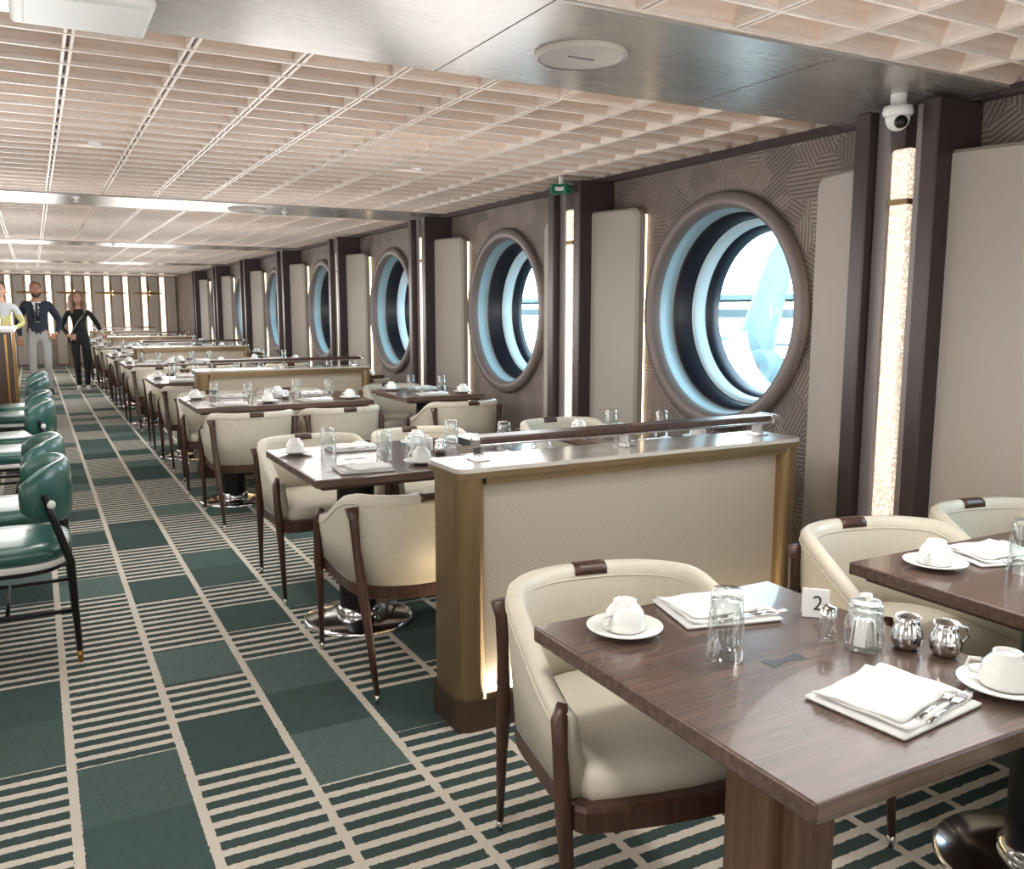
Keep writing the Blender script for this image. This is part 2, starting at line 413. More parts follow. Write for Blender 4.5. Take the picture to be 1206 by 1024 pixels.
# ------------------------------------------------------------ partitions
def partition():
    b = MB(); L = 1.51; W = .24
    b.rbox(-.01, L+.01, -.01, W+.01, 0, .11, 'bronze_dk', .045, 4, vert=True)
    b.rbox(0, .105, 0, W, .11, .872, 'bronze', .045, 5, vert=True)
    b.rbox(L-.07, L, 0, W, .11, .872, 'bronze', .03, 4, vert=True)
    b.box(.08, L-.05, .055, W-.055, .11, .86, 'fabric')
    for y0, y1, y2, y3 in ((.004, .014, .014, .045), (W-.014, W-.004, W-.045, W-.014)):
        b.box(.10, L-.065, y0, y1+.04 if y0 < .1 else y1, .845, .872, 'bronze')
        b.box(.10, L-.065, y0, y1, .11, .122, 'bronze')
        b.box(.105, L-.07, y2, y3, .118, .124, 'led3')
    b.rbox(-.012, L+.012, -.012, W+.012, .872, .892, 'bronze', .03, 4, vert=True)
    b.rbox(-.008, L+.008, -.008, W+.008, .892, .906, 'marble', .03, 4, vert=True)
    b.rbox(.10, L-.03, .10, .19, .965, .988, 'walnut', .006)
    b.rbox(.095, L-.025, .095, .195, .957, .966, 'steel', .003)
    for xx in (.14, L*.5, L-.09):
        b.rbox(xx-.006, xx+.006, .115, .175, .905, .96, 'steel', .003)
        b.rbox(xx-.03, xx+.03, .11, .18, .905, .912, 'steel', .003)
    for xx in (.085, L-.06): b.rbox(xx, xx+.04, .09, .2, .955, .992, 'steel', .008)
    return b.mesh("divider_partition")
pm = partition()
for i in range(5): place(pm, "divider_partition", (1.18, 2.55+5.17*i, 0))

# ------------------------------------------------------------ tables
def table(w, d, peds, square=False):
    b = MB()
    b.rbox(-w/2, w/2, -d/2, d/2, .716, .75, 'walnut_top', .004, 2)
    b.rbox(-w/2+.03, w/2-.03, -d/2+.03, d/2-.03, .70, .717, 'walnut', .003, 1)
    for px in peds:
        z = .7506
        b.add([(px-.045, .018, z), (px-.045, -.018, z), (px, -.006, z), (px+.045, -.018, z), (px+.045, .018, z), (px, .006, z)], [(0, 1, 2, 5), (5, 2, 3, 4)], 'inlay')
        if square:
            b.rbox(px-.085, px+.085, -.06, .06, .03, .70, 'walnut_leg', .008)
            b.rbox(px-.05, px+.05, -.10, .10, .03, .70, 'walnut_leg', .008)
        else:
            b.lathe([(.085, .03), (.085, .70)], 'black', c=(px, 0, 0), n=28)
            b.lathe([(.10, .03), (.10, .06), (.085, .07)], 'steel', c=(px, 0, 0), n=28)
        b.lathe([(.25, 0), (.25, .012), (.24, .02), (.12, .03), (.001, .032)], 'steel', c=(px, 0, 0), n=40)
        b.lathe([(.12, .70), (.12, .685), (.001, .685)], 'black', c=(px, 0, 0), n=20)
    return b.mesh("dining_table")
t2 = table(.67, .78, [0], True)
t2b = table(.66, .82, [0])
t4 = table(1.26, .86, [-.33, .33])
t4w = table(1.26, .79, [-.33, .33])

# ------------------------------------------------------------ cream tub chair
def chair():
    b = MB()
    path = []
    for k in range(6): path.append((-.27, .245-.275*k/5))
    for k in range(1, 13):
        th = k/12*pi/2; path.append((-.27*math.cos(th)**.8, -.03-.25*math.sin(th)**.8))
    path += [(-x, y) for x, y in reversed(path[:-1])]
    P = [Vector((x, y, 0)) for x, y in path]
    def nrm(i):
        d = (P[min(i+1, len(P)-1)]-P[max(i-1, 0)]).normalized(); nn = Vector((-d.y, d.x, 0))
        return nn if nn.dot(P[i]) > 0 else -nn
    def hh(y):
        t = max(0, min(1, (.235-y)/.42)); t = t*t*(3-2*t); return .60+.15*t
    loops = []; bt = .41
    for i, p in enumerate(P):
        nn = nrm(i); h = hh(p.y); md = (bt+h)/2
        sec = [(-.004, bt), (.008, md), (.018, h-.03), (.016, h-.010), (.004, h), (-.012, h), (-.024, h-.010), (-.028, h-.03), (-.036, md), (-.042, bt)]
        loops.append([tuple(p+nn*o+Vector((0, 0, z))) for o, z in sec])
    b.loft(loops, 'cream')
    for off in (.0185, -.0285):
        b.tube([tuple(p+nrm(i)*off+Vector((0, 0, hh(p.y)-.034))) for i, p in enumerate(P)], .0022, 'cream', 5)
    sad = []
    for x in (-.045, -.03, -.01, .01, .03, .045):
        h = .75
        sec = [(.0205, h-.028), (.019, h-.008), (.005, h+.0025), (-.013, h+.0025), (-.027, h-.008), (-.0305, h-.026), (-.02, h-.03), (.01, h-.03)]
        yy = -.03-.25*math.sqrt(max(0, 1-(abs(x)/.27)**2.5))**.8
        sad.append([(x, yy-o, z) for o, z in sec])
    b.loft(sad, 'walnut')
    inner = [p+nrm(i)*-.036 for i, p in enumerate(P)]
    fr = [Vector((x, .262+.022*math.cos(x/.24*pi/2), 0)) for x in (.22, .15, .08, 0, -.08, -.15, -.22)]
    outl = inner+fr
    def ring(s_, z): return [tuple(q*s_+Vector((0, 0, z))) for q in outl]
    b.loft([ring(1., .395), ring(1.005, .43), ring(1., .452), ring(.97, .468), ring(.90, .478), ring(.6, .484), ring(.2, .486)], 'cream')
    b.loft([ring(1.10, .355), ring(1.13, .36), ring(1.13, .405), ring(1.10, .412)], 'walnut', smooth=False)
    for s_ in (-1, 1):
        b.tube([(s_*.272, .285, .03), (s_*.276, .272, .25), (s_*.282, .262, .40), (s_*.286, .250, .52), (s_*.284, .238, .585), (s_*.272, .225, .615)],
               [.010, .015, .020, .017, .019, .012], 'walnut', 8)
        b.tube([(s_*.272, .287, 0), (s_*.272, .285, .032)], [.008, .0105], 'tip', 8)
        b.tube([(s_*.235, -.315, .03), (s_*.243, -.275, .22), (s_*.252, -.228, .40), (s_*.262, -.20, .55), (s_*.268, -.19, .66), (s_*.270, -.185, .705)],
               [.010, .015, .021, .016, .018, (.030, .012)], 'walnut', 8)
        b.tube([(s_*.235, -.318, 0), (s_*.235, -.315, .032)], [.008, .0105], 'tip', 8)
    return b.mesh("dining_chair")
ch = chair()
def gchair():
    b = MB()
    def rr(w, d, z, e=.35, n=32):
        o = []
        for i in range(n):
            a = 2*pi*i/n; c, s_ = math.cos(a), math.sin(a)
            o.append((w*math.copysign(abs(c)**(e*2), c), d*math.copysign(abs(s_)**(e*2), s_), z))
        return o
    b.loft([rr(.245, .235, .425), rr(.255, .245, .44), rr(.26, .25, .46), rr(.25, .24, .485), rr(.2, .19, .497), rr(.08, .08, .5)], 'green')
    b.loft([rr(.235, .225, .395), rr(.245, .235, .40), rr(.245, .235, .427)], 'linen')
    b.loft([rr(.225, .215, .375), rr(.235, .225, .38), rr(.235, .225, .396)], 'black', smooth=False)
    loops = []
    for k in range(-8, 9):
        a = k/8*1.15; R_ = .27; x = R_*math.sin(a)*1.02; y = .03-R_*math.cos(a)
        hz = .125*(1-abs(k/8)**4*.55); cz = .69
        nn = Vector((math.sin(a), -math.cos(a), 0)); p = Vector((x, y, cz))
        lp = []
        for j in range(14):
            t = 2*pi*j/14
            lp.append(tuple(p+nn*(.026*math.cos(t))+Vector((0, 0, hz*math.copysign(abs(math.sin(t))**.6, math.sin(t))))))
        loops.append(lp)
    b.loft(loops, 'green')
    for s_ in (-1, 1):
        b.tube([(s_*.235, -.245, .05), (s_*.232, -.235, .42), (s_*.238, -.185, .60), (s_*.240, -.16, .70)], [.012, .016, .015, .012], 'black', 8)
        b.tube([(s_*.235, -.247, 0), (s_*.235, -.245, .05)], [.009, .012], 'brass', 8)
        b.tube([(s_*.235, .23, .05), (s_*.225, .20, .40)], [.012, .016], 'black', 8)
        b.tube([(s_*.235, .232, 0), (s_*.235, .23, .05)], [.009, .012], 'brass', 8)
        b.tube([(s_*.234, -.24, .22), (s_*.23, .218, .22)], .009, 'black', 6)
        b.ball((s_*.244, -.18, .66), (.014, .018, .018), 'white', 10, 8)
    b.tube([(-.234, .0, .22), (.234, .0, .22)], .008, 'black', 6)
    return b.mesh("green_chair")
gc = gchair()

# ------------------------------------------------------------ tableware
def cup():
    b = MB()
    b.lathe([(.001, .004), (.03, .0), (.04, .003), (.078, .014), (.08, .017), (.076, .018), (.042, .009), (.001, .009)], 'china', n=40)
    z = .011  # inverted cup
    b.lathe([(.041, z), (.043, z), (.0435, z+.004), (.043, z+.02), (.038, z+.038), (.028, z+.050), (.024, z+.053), (.024, z+.060), (.021, z+.060), (.020, z+.054), (.001, z+.054)], 'china', n=36)
    b.tube([(.040, 0, z+.012), (.056, 0, z+.010), (.064, 0, z+.020), (.060, 0, z+.034), (.040, 0, z+.036)], .0038, 'china', 8)
    return b.mesh("cup_and_saucer")
def tumbler():
    b = MB()
    b.lathe([(.034, 0), (.0355, 0), (.0345, .068), (.031, .126), (.027, .137), (.001, .138)], 'glass', n=32)
    b.lathe([(.034, 0), (.0325, .068), (.0295, .115), (.001, .116)], 'glass', n=32)
    return b.mesh("drinking_glass")
def napkin():
    b = MB()
    for (lay, dx, dy, ang, sx, sy) in ((0, 0, 0, 0, .112, .094), (1, .004, .003, .05, .106, .086), (2, -.012, .014, .13, .088, .073)):
        nx, ny = 10, 8; top = []; bot = []
        zb = .001+lay*.0055
        for j in range(ny+1):
            for i in range(nx+1):
                u, v = i/nx*2-1, j/ny*2-1
                x = u*sx+dx; y = v*sy+dy
                x, y = x*math.cos(ang)-y*math.sin(ang), x*math.sin(ang)+y*math.cos(ang)
                h = .0014*math.sin(u*5+lay)+.0014*math.cos(v*6+lay*2)
                edge = .016*max(0, abs(u)-.72)*(1 if lay else .1)
                top.append((x, y, zb+.0048+h*(lay > 0)+edge)); bot.append((x, y, zb+(h+.0012)*(lay > 0)+edge))
        N_ = (nx+1)*(ny+1); fs = []
        for j in range(ny):
            for i in range(nx):
                a = j*(nx+1)+i; fs.append((a, a+1, a+nx+2, a+nx+1)); fs.append((N_+a, N_+a+nx+1, N_+a+nx+2, N_+a+1))
        bd = [i for i in range(nx+1)]+[j*(nx+1)+nx for j in range(1, ny+1)]+[ny*(nx+1)+i for i in range(nx-1, -1, -1)]+[j*(nx+1) for j in range(ny-1, 0, -1)]
        for q in range(len(bd)):
            a, c = bd[q], bd[(q+1) % len(bd)]; fs.append((a, N_+a, N_+c, c))
        b.add(top+bot, fs, 'linen', True)
    for off, kind in ((0, 'k'), (.018, 'f')):
        T = Matrix.Translation((.0, -.0-off, .002)) @ Matrix.Rotation(.15, 4, 'Z')
        b.tube([(-.05, -.065, .009), (.0, -.065, .010), (.04, -.065, .010)], [(.005, .0018), (.003, .002), (.004, .0015)], 'steel', 8, T=T)
        b.tube([(.04, -.065, .010), (.07, -.065, .011), (.11, -.065, .010)], [(.004, .0015), (.010, .0014), (.006, .001)], 'steel', 8, T=T)
        if kind == 'f':
            for q in (-.006, -.002, .002, .006): b.tube([(.10, -.065+q, .010), (.13, -.065+q, .011)], .0011, 'steel', 5, T=T)
    return b.mesh("napkin_with_cutlery")
cupm, tumm, napm = cup(), tumbler(), napkin()
b = MB(); b.lathe([(.001, 0), (.034, 0), (.038, .01), (.038, .055), (.030, .07), (.030, .078), (.001, .078)], 'glass', n=32)
for i in range(9):
    a = i*2.4; b.rbox(-.012, .012, -.002, .002, .006, .058, 'china', .001, 1, T=Matrix.Rotation(a, 4, 'Z') @ Matrix.Translation((0, .006+.0022*i, 0)) @ Matrix.Rotation(.12, 4, 'X'))
b.lathe([(.033, .072), (.034, .088), (.03, .094), (.001, .095)], 'glass', n=32)
jarm = b.mesh("sugar_packet_jar")
b = MB(); b.lathe([(.001, 0), (.022, 0), (.029, .012), (.030, .03), (.024, .048), (.021, .055), (.025, .066), (.023, .066), (.019, .055), (.001, .05)], 'steel', n=32)
b.tube([(.024, 0, .058), (.04, 0, .055), (.044, 0, .035), (.028, 0, .018)], .003, 'steel', 8)
crm = b.mesh("steel_creamer_jug")
b = MB(); b.lathe([(.001, 0), (.028, 0), (.032, .01), (.032, .06), (.030, .066), (.012, .072), (.012, .08), (.001, .082)], 'china', n=32); potm = b.mesh("white_condiment_pot")
b = MB(); b.lathe([(.001, 0), (.017, 0), (.018, .05), (.013, .056)], 'glass', n=20); b.lathe([(.0175, .05), (.016, .07), (.001, .076)], 'steel', n=20); shm = b.mesh("salt_shaker")
TZ = .751
def setting(x, y, side, jx=0.):
    r = 0 if side > 0 else pi
    def P(dx, dy): return (x+dx*(1 if side > 0 else -1), y+dy*(1 if side > 0 else -1))
    j = lambda: random.uniform(-.006, .006)
    a = P(.065+j(), .02+j()); place(napm, "napkin_with_cutlery", (a[0], a[1], TZ), r+random.uniform(-.1, .1)-.05)
    a = P(-.21+j(), .0+j()); place(cupm, "cup_and_saucer", (a[0], a[1], TZ), random.uniform(1.5, 4.5))
    a = P(-.10+j(), -.17+j()); place(tumm, "drinking_glass", (a[0], a[1], TZ), 0)
def centre(x, y):
    place(jarm, "sugar_packet_jar", (x+.16, y-.03, TZ)); place(potm, "white_condiment_pot", (x+.24, y+.03, TZ))
    place(crm, "steel_creamer_jug", (x+.27, y-.07, TZ), .8); place(shm, "salt_shaker", (x+.17, y+.07, TZ))

# ------------------------------------------------------------ layout
def put_chair(x, y, face, d=None):   # face +1: faces +Y
    place(ch, "dining_chair", (x, y, 0), (0 if face > 0 else pi)+(random.uniform(-.04, .04) if d is None else d))
place(t2, "dining_table", (1.232, 1.18, 0))
put_chair(1.215, 1.645, -1, -.17); put_chair(1.235, .50, 1, 0)
place(t4w, "dining_table", (2.51, 1.195, 0))
for x in (2.21, 2.82): put_chair(x+.03, 1.67, -1, -.18); put_chair(x+.03, .55, 1)
place(cupm, "cup_and_saucer", (1.045, 1.445, TZ), 3.3)
place(tumm, "drinking_glass", (1.14, 1.245, TZ))
place(napm, "napkin_with_cutlery", (1.30, 1.455, TZ), -.25)
place(napm, "napkin_with_cutlery", (1.255, .955, TZ), 0.1)
place(cupm, "cup_and_saucer", (1.475, .895, TZ), 2.)
place(jarm, "sugar_packet_jar", (1.415, 1.15, TZ)); place(potm, "white_condiment_pot", (1.495, 1.215, TZ))
place(crm, "steel_creamer_jug", (1.49, 1.11, TZ), -2.0); place(crm, "steel_creamer_jug", (1.525, 1.05, TZ), -.5)
place(shm, "salt_shaker", (1.385, 1.215, TZ))
b = MB(); b.rbox(-.028, .028, -.0015, .0015, 0, .062, 'white', .0008, 1, T=Matrix.Rotation(-.25, 4, 'X')); b.rbox(-.028, .028, -.0015, .0015, 0, .062, 'white', .0008, 1, T=Matrix.Translation((0, .032, 0)) @ Matrix.Rotation(.25, 4, 'X'))
card = b.obj("table_number_card", (1.465, 1.32, TZ), -.75)
fc = bpy.data.curves.new("digit", 'FONT'); fc.body = "2"; fc.size = .045; fc.align_x = 'CENTER'; fc.extrude = .0002; fc.materials.append(M['inlay'])
fo = bpy.data.objects.new("digit", fc); COL.objects.link(fo); fo.parent = card; fo.rotation_euler = (pi/2-.25, 0, 0)
fo.location = (0.004, .0016, .016)
place(cupm, "cup_and_saucer", (2.04, 1.45, TZ), 3.4); place(napm, "napkin_with_cutlery", (2.27, 1.44, TZ), -.3); place(tumm, "drinking_glass", (2.19, 1.31, TZ))
setting(2.86, 1.43, 1); setting(2.27, .95, -1); setting(2.9, .95, -1)
rows = [3.80, 6.68]
for k in range(1, 4):
    rows += [3.80+5.17*k, 6.68+5.17*k]
rows.append(3.80+5.17*4-.1)
for yc in rows:
    if yc > 24: continue
    place(t4, "dining_table", (1.57, yc, 0))
    for x in (1.25, 1.86):
        put_chair(x, yc-.58, 1); put_chair(x, yc+.63, -1)
        setting(x, yc+.26, 1); setting(x, yc-.26, -1)
    centre(1.36, yc)
    place(t2b, "dining_table", (2.80, yc, 0))
    put_chair(2.79, yc-.60, 1); put_chair(2.79, yc+.62, -1)
    setting(2.80, yc+.25, 1); setting(2.80, yc-.25, -1)
bt = MB(); bt.rbox(-.38, .38, -.7, .7, .716, .75, 'walnut_top', .004); bt.lathe([(.07, .03), (.07, .716)], 'black', n=24); bt.lathe([(.27, 0), (.27, .012), (.12, .03), (.001, .032)], 'steel', n=36)
bm_ = bt.mesh("dining_table")
for yc in (4.45, 7.1, 9.4):
    place(bm_, "dining_table", (-.74, yc, 0))
    for d in (-.37, .37):
        place(gc, "green_chair", (-.165, yc+d, 0), pi/2); place(gc, "green_chair", (-1.34, yc+d, 0), -pi/2)
b = MB(); b.rbox(-1.9, -.22, 11.3, 13.2, .08, 1.16, 'walnut', .02, 3, vert=True); b.rbox(-1.93, -.19, 11.27, 13.23, 1.16, 1.20, 'marble', .006); b.box(-1.86, -.26, 11.34, 13.16, 0, .08, 'black')
for i in range(14): b.box(-1.85+i*.12, -1.83+i*.12, 11.285, 11.30, .1, 1.14, 'brass')
for i in range(5): b.box(-.222, -.212, 11.5+i*.35, 11.52+i*.35, .1, 1.14, 'brass')
b.obj("service_counter")
b = MB(); b.lathe([(.001, 0), (.05, 0), (.06, .1), (.04, .16), (.035, .2), (.001, .2)], 'steel', n=24); b.tube([(.05, 0, .16), (.1, 0, .12), (.06, 0, .05)], .006, 'steel'); b.obj("coffee_pot", (-.38, 11.6, 1.2))
b = MB(); b.rbox(-.12, .12, -.1, .1, 0, .1, 'linen', .01); b.rbox(-.1, .1, -.09, .09, .1, .14, 'linen', .01); b.obj("folded_towel_stack", (-.7, 11.6, 1.2))

# ------------------------------------------------------------ people
def person(name, loc, s, J, labels, mats, rz=0., region=None, extra=None, radii=None):
    names = list(J); idx = {k: i for i, k in enumerate(names)}
    edges = [('pelvis', 'waist'), ('waist', 'chest'), ('chest', 'neckb'), ('neckb', 'neck'), ('neck', 'skull')]
    for c in 'LR':
        edges += [('chest', 'sh'+c), ('sh'+c, 'el'+c), ('el'+c, 'wr'+c), ('wr'+c, 'pa'+c), ('pelvis', 'hip'+c), ('hip'+c, 'kn'+c), ('kn'+c, 'an'+c), ('an'+c, 'to'+c)]
    rad = dict(pelvis=(.125, .10), waist=(.115, .09), chest=(.13, .10), neckb=(.07, .06), neck=(.05, .05), skull=(.05, .05), sh=(.062, .062), el=(.043, .043), wr=(.03, .03), pa=(.034, .022), hip=(.09, .09), kn=(.06, .06), an=(.042, .042), to=(.038, .03))
    if radii: rad.update(radii)
    me = bpy.data.meshes.new(name+"_skel"); me.from_pydata([tuple(Vector(J[k])*s) for k in names], [(idx[a], idx[c]) for a, c in edges], [])
    o = bpy.data.objects.new(name+"_skel", me); COL.objects.link(o)
    md = o.modifiers.new("skin", 'SKIN'); md.use_smooth_shade = True
    sv = me.skin_vertices[0].data
    for k in names:
        key = k if k in rad else k[:-1]; r = rad[key]; sv[idx[k]].radius = (r[0]*s, r[1]*s); sv[idx[k]].use_root = (k == 'pelvis')
    o.modifiers.new("sub", 'SUBSURF').levels = 2
    dg = bpy.context.evaluated_depsgraph_get(); dg.update()
    ev = o.evaluated_get(dg); m2 = bpy.data.meshes.new_from_object(ev)
    b = MB(); vs = [v.co.copy() for v in m2.vertices]
    segs = [(Vector(J[a])*s, Vector(J[c])*s, a, c) for a, c in edges]
    groups = {}
    for p in m2.polygons:
        c = sum((vs[i] for i in p.vertices), Vector())/len(p.vertices); best = None
        for A, B, a, cc in segs:
            d = B-A; t = max(0, min(1, (c-A).dot(d)/d.length_squared)); dist = (A+d*t-c).length
            if best is None or dist < best[0]: best = (dist, a, cc)
        lab = labels(best[1], best[2], c/s)
        if region: lab = region(c/s, lab) or lab
        groups.setdefault(lab, []).append(tuple(p.vertices))
    off = len(b.v); b.v += [tuple(v) for v in vs]
    for lab, fs in groups.items():
        k = b.mi(mats[lab])
        for f in fs: b.f.append(tuple(i+off for i in f)); b.m.append(k); b.sm.append(True)
    bpy.data.objects.remove(o); bpy.data.meshes.remove(me); bpy.data.meshes.remove(m2)
    for c in 'LR':
        w_, pa = Vector(J['wr'+c]), Vector(J['pa'+c]); d = (pa-w_).normalized(); side = d.cross(Vector((0, 1, 0)) if abs(d.y) < .8 else Vector((1, 0, 0))).normalized()
        nor = d.cross(side).normalized()
        if nor.x*w_.x > 0: nor = -nor
        for q, (o_, L_) in enumerate(((-.026, .066), (-.009, .076), (.009, .072), (.025, .056))):
            r0 = pa+side*o_; b.tube([tuple((r0-d*.01)*s), tuple((r0+d*L_*.45+nor*.004)*s), tuple((r0+d*L_*.78+nor*.016)*s), tuple((r0+d*L_*.95+nor*.030)*s)], [.0095*s, .009*s, .008*s, .006*s], mats['skin'], 7)
        r0 = pa-d*.03-side*.025; b.tube([tuple(r0*s), tuple((r0-side*.025+d*.03+nor*.01)*s), tuple((r0-side*.03+d*.06+nor*.02)*s)], [.012*s, .010*s, .007*s], mats['skin'], 7)
    hc = Vector(J['skull'])+Vector((0, -.015, .045)); c = tuple(hc*s)
    def hf(q):
        w = 1-.28*max(0, -q.z)**1.5; y = q.y
        if q.y < 0: y = q.y*(1-.08*abs(q.z))
        return Vector((q.x*w, y*(1-.12*max(0, -q.z)), q.z))
    b.ball(c, (.076*s, .095*s, .118*s), mats['skin'], 24, 18, hf)
    def at(x, y, z): return tuple((hc+Vector((x, y, z)))*s)
    for e in (-1, 1):
        b.ball(at(e*.030, -.083, .008), (.013*s, .008*s, .007*s), M['china'], 10, 8); b.ball(at(e*.030, -.0895, .008), (.006*s, .004*s, .006*s), M['inlay'], 8, 6)
        b.tube([at(e*.046, -.080, .026), at(e*.03, -.089, .031), at(e*.016, -.091, .027)], .0032*s, mats['hair'], 5)
        b.ball(at(e*.075, .0, -.005), (.010*s, .018*s, .028*s), mats['skin'], 10, 8)
    b.tube([at(0, -.088, .015), at(0, -.101, -.012), at(0, -.108, -.026), at(0, -.094, -.034)], [.007*s, .010*s, .014*s, .008*s], mats['skin'], 8)
    b.tube([at(-.026, -.080, -.055), at(0, -.090, -.061), at(.026, -.080, -.055)], [.003*s, .0075*s, .003*s], mats['lip'], 6)
    if extra: extra(b, at, s, J)
    return b.obj(name, loc, rz)
def base_pose(**k):
    J = dict(pelvis=(0, 0, .95), waist=(0, 0, 1.10), chest=(0, 0, 1.29), neckb=(0, 0, 1.415), neck=(0, -.008, 1.475), skull=(0, -.012, 1.545),
             shL=(.165, 0, 1.365), elL=(.22, .02, 1.10), wrL=(.22, -.06, .88), paL=(.215, -.08, .80),
             shR=(-.165, 0, 1.365), elR=(-.22, .02, 1.10), wrR=(-.22, -.06, .88), paR=(-.215, -.08, .80),
             hipL=(.09, 0, .88), knL=(.10, -.03, .50), anL=(.11, .02, .085), toL=(.13, -.12, .035),
             hipR=(-.09, 0, .88), knR=(-.10, -.01, .50), anR=(-.105, .03, .085), toR=(-.125, -.11, .035))
    J.update(k); return J
def lab_long(a, c, p):
    if a.startswith('an') or (a.startswith('kn') and p.z < .10): return 'shoe'
    if a.startswith(('hip', 'kn')) or c.startswith('hip') or p.z < .93 and abs(p.x) < .17: return 'pants'
    if a.startswith('wr'): return 'skin'
    if a in ('neckb', 'neck'): return 'skin'
    return 'top'
pl = lambda n, c, r=.8: plain(n, c, r, scale=12, var=.1)
black_c, navy, greyp = pl("black_knit", S(24, 25, 29)), pl("navy_jacket", S(30, 35, 50)), pl("light_trousers", S(166, 164, 162))
hairb, hairk = pl("brown_hair", S(140, 108, 84), .5), pl("dark_hair", S(34, 27, 25), .5)
lip = pl("lips", S(180, 100, 94), .4); shoew, shoek = pl("white_shoes", S(216, 214, 210)), pl("dark_shoes", S(50, 40, 36)); shirt = pl("white_shirt", S(206, 206, 208)); ylw = pl("yellow_patterned", S(196, 192, 124)); gry = pl("pale_top", S(190, 194, 196)); strap = pl("bag_strap", S(150, 150, 148), .5)
def hair_long(b, at, s, J):
    hm = hairb
    def hf(q):
        return Vector((q.x*(1+.10*max(0, -q.z)), q.y, q.z))
    b.ball(at(0, .022, .022), (.088*s, .094*s, .112*s), hm, 20, 14, hf)
    for e in (-1, 1):
        for k in range(4):
            x0 = .062+.008*k; y0 = -.035+.035*k
            b.tube([at(e*x0*.6, y0*.6, .105), at(e*(x0+.018), y0, .04), at(e*(x0+.028), y0, -.04), at(e*(x0+.040), y0-.01, -.12), at(e*(x0+.030), y0-.02, -.19), at(e*(x0+.034), y0-.02, -.25)], [.016*s, .026*s, .028*s, .032*s, .028*s, .010*s], hm, 8)
    b.tube([at(0, .08, .03), at(0, .10, -.1), at(0, .10, -.22)], [(.07*s, .03*s), (.09*s, .035*s), (.06*s, .02*s)], hm, 10)
def w_extra(b, at, s, J):
    hair_long(b, at, s, J)
    pts = [(.10, -.055, 1.40), (.05, -.118, 1.30), (-.03, -.125, 1.20), (-.10, -.108, 1.08), (-.15, -.02, .98)]
    b.tube([tuple(Vector(p)*s) for p in pts], .009*s, strap, 6)
    b.rbox(-.20*s, -.13*s, -.09*s, .07*s, .84*s, .99*s, 'black', .015*s, 3)
    b.tube([tuple(Vector(J['wrL'])*s), tuple((Vector(J['wrL'])*.75+Vector(J['elL'])*.25)*s)], [.036*s, .04*s], shirt, 10)
person("woman_in_black", (.70, 17.0, 0), 1.0,
       base_pose(elL=(.30, .03, 1.14), wrL=(.33, -.13, 1.0), paL=(.37, -.19, .95), elR=(-.27, .06, 1.12), wrR=(-.19, -.10, .98), paR=(-.14, -.15, .95),
                 knL=(.085, -.05, .50), anL=(.07, -.02, .085), toL=(.09, -.16, .035), knR=(-.07, -.01, .50), anR=(-.05, .08, .085), toR=(-.08, -.06, .035), skull=(-.01, -.015, 1.545)),
       lab_long, dict(top=black_c, pants=black_c, shoe=shoew, skin=M['skin'], hair=hairb, lip=lip), 0.05, extra=w_extra,
       radii=dict(waist=(.10, .085), pelvis=(.12, .10), sh=(.055, .055), el=(.042, .042)))
def m_region(p, lab):
    if lab == 'top' and p.y < -.03 and abs(p.x) < .012+.10*max(0, p.z-1.10) and p.z > 1.1: return 'shirt'
def m_extra(b, at, s, J):
    b.ball(at(0, .028, .035), (.081*s, .084*s, .092*s), hairk, 20, 14)
    b.tube([at(-.064, -.030, -.03), at(-.052, -.052, -.07), at(-.02, -.072, -.095), at(.02, -.072, -.095), at(.052, -.052, -.07), at(.064, -.030, -.03)], [.008*s, .016*s, .020*s, .020*s, .016*s, .008*s], hairk, 8)
    b.tube([at(-.03, -.083, -.045), at(0, -.092, -.042), at(.03, -.083, -.045)], [.004*s, .006*s, .004*s], hairk, 6)
    for e in (-1, 1):   # lapels
        b.tube([tuple(Vector((e*.075, -.06, 1.41))*s), tuple(Vector((e*.05, -.118, 1.28))*s), tuple(Vector((e*.012, -.118, 1.12))*s)], [(.010*s, .006*s), (.02*s, .006*s), (.008*s, .004*s)], navy, 6)
    b.tube([tuple(Vector((0, -.075, 1.40))*s), tuple(Vector((0, -.122, 1.28))*s), tuple(Vector((0, -.116, 1.13))*s)], [(.012*s, .004*s), (.018*s, .004*s), (.01*s, .004*s)], hairk, 6)
person("man_in_jacket", (.07, 16.4, 0), 1.085,
       base_pose(elL=(.30, .05, 1.12), wrL=(.25, -.06, .95), paL=(.20, -.09, .90), elR=(-.26, .04, 1.10), wrR=(-.24, -.05, .90), paR=(-.235, -.07, .82)),
       lab_long, dict(top=navy, pants=greyp, shoe=shoek, skin=M['skin2'], hair=hairk, lip=lip, shirt=shirt), 0., region=m_region, extra=m_extra,
       radii=dict(chest=(.145, .11), sh=(.072, .07), waist=(.125, .10), el=(.052, .052)))
def y_region(p, lab):
    if lab == 'top' and p.z < 1.24: return 'low'
def y_extra(b, at, s, J):
    b.ball(at(0, .028, .032), (.083*s, .087*s, .098*s), hairk, 20, 14); b.ball(at(0, .06, .11), (.035*s, .035*s, .035*s), hairk, 12, 8)
person("woman_in_yellow", (-.42, 15.9, 0), 1.07,
       base_pose(elL=(.27, .03, 1.12), wrL=(.20, -.16, 1.06), paL=(.14, -.20, 1.05)),
       lab_long, dict(top=gry, low=ylw, pants=greyp, shoe=shoew, skin=M['skin'], hair=hairk, lip=lip), -.1, region=y_region, extra=y_extra)

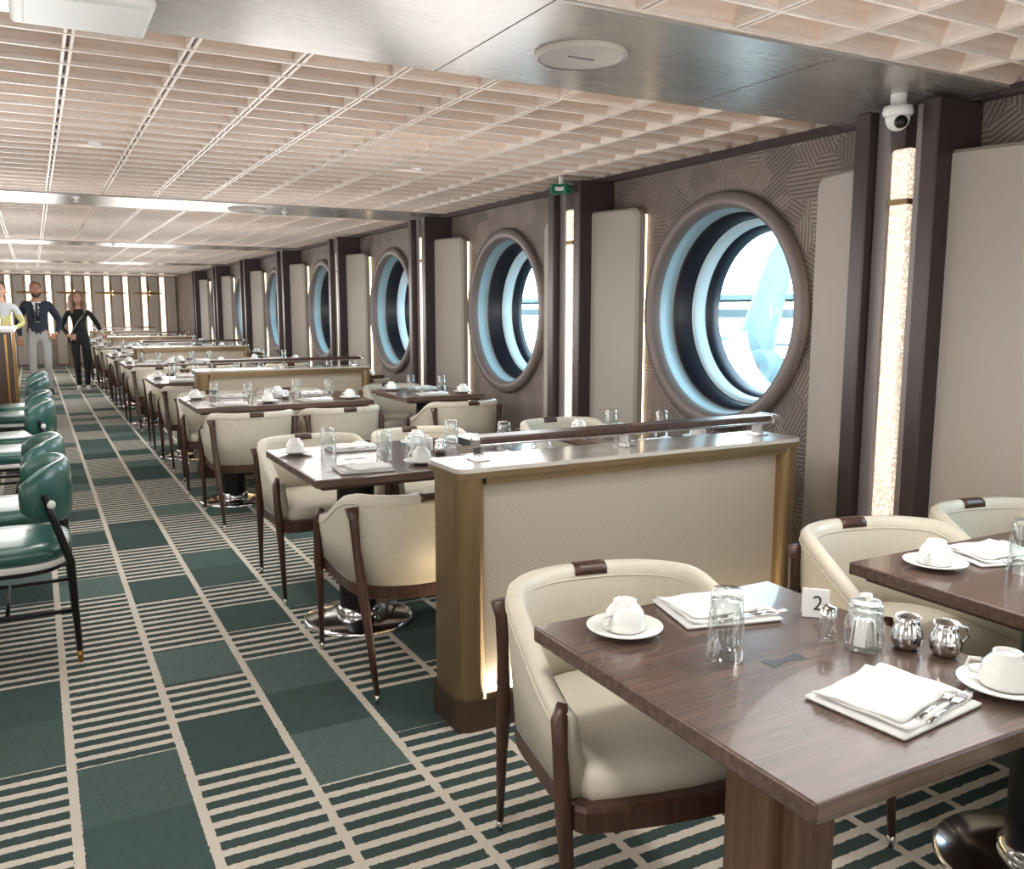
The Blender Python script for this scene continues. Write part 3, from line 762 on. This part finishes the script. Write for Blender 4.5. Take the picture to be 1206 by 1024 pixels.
# ------------------------------------------------------------ exterior seen through portholes
M['hull'] = plain("crane_paint", S(96, 112, 116), .5, var=.04, scale=2)
M['pale'] = plain("pale_deck_paint", S(84, 104, 110), .5, var=.06, scale=2)
M['greyx'] = plain("grey_steel", S(64, 80, 86), .5, var=.1, scale=2)
M['red'] = plain("red_paint", S(120, 34, 34), .5)
M['water'] = plain("harbour_water", S(60, 92, 102), .3, var=.15, scale=.3)
M['quay'] = plain("concrete_quay", S(92, 104, 106), .8, var=.1, scale=.5)
def davit(y):
    b = MB()
    b.tube([(.1, .0, -4), (.1, -.05, -.2), (.05, -.02, .35), (.12, .03, .9), (.4, .05, 1.6), (1.0, .0, 2.5), (2.2, -.1, 3.0)], [.11, .12, .16, .17, .13, .11, .1], 'hull', 14)
    b.lathe([(.001, -.10), (.15, -.10), (.17, -.07), (.17, .07), (.15, .10), (.001, .10)], 'pale', c=(-.04, -.22, .58), axis='x', n=28)
    b.lathe([(.001, -.13), (.035, -.13), (.035, -.10)], 'red', c=(-.04, -.22, .58), axis='x', n=16)
    # overhead gallery beam and its slatted deck seen beyond
    b.rbox(1.0, 3.4, -3.2, 4.4, 1.02, 1.12, 'greyx', .01); b.rbox(1.0, 3.4, -3.2, 4.4, 1.22, 1.28, 'pale', .01)
    for k in range(9): b.box(1.02, 1.08, -3.1+k*.8, -3.04+k*.8, .38, 1.02, 'greyx')
    for k in range(3): b.tube([(1.05, -3.2, .42+.16*k), (1.05, 4.4, .42+.16*k)], .014, 'greyx', 8)
    b.box(1.0, 1.5, -3.2, 4.4, .18, .36, 'red')
    b.box(1.0, 1.6, -3.2, 4.4, -4, .18, 'pale')
    b.obj("lifeboat_davit", (6.0, y, .3))
for y in (6.35, 14.3): davit(y)
b = MB(); b.box(9, 60, -30, 120, -7, -6, 'quay'); b.box(XW+.6, 9, -30, 120, -7.4, -7.2, 'water'); b.obj("ground_quay")
b = MB()
for i in range(7):
    x = 24+i*2.; y = 24+i*6; b.rbox(x, x+6, y, y+4, -6, -2+i % 3, 'greyx' if i % 2 else 'hull', .1)
b.obj("port_building")

# ------------------------------------------------------------ world, lights, camera
w = bpy.data.worlds.new("world"); sc.world = w; w.use_nodes = True; nt = w.node_tree; g = G(nt)
bg = nt.nodes["Background"]
tc = g.n("ShaderNodeTexCoord").outputs["Generated"]; X, Y, Z = g.sep(tc)
f = g.m('MINIMUM', g.m('MAXIMUM', g.m('MULTIPLY', g.m('ADD', Z, .1), 2.), 0.), 1.)
g.put(bg.inputs[0], g.mix(f, (.84, .96, 1.), (.60, .85, 1.))); bg.inputs[1].default_value = 9.
sc.view_settings.view_transform = 'Standard'
sc.view_settings.exposure = 0.32
try:
    sc.cycles.max_bounces = 7; sc.cycles.diffuse_bounces = 4; sc.cycles.glossy_bounces = 3; sc.cycles.transmission_bounces = 3
except Exception: pass

cam = bpy.data.cameras.new("camera"); cam.sensor_width = 36; cam.lens = 1040/1206*36; cam.clip_start = .02; cam.clip_end = 300
co = bpy.data.objects.new("camera", cam); COL.objects.link(co); co.location = (0, 0, 1.42)
co.rotation_euler = (math.radians(90-8.1), 0, math.radians(-28.3)); sc.camera = co
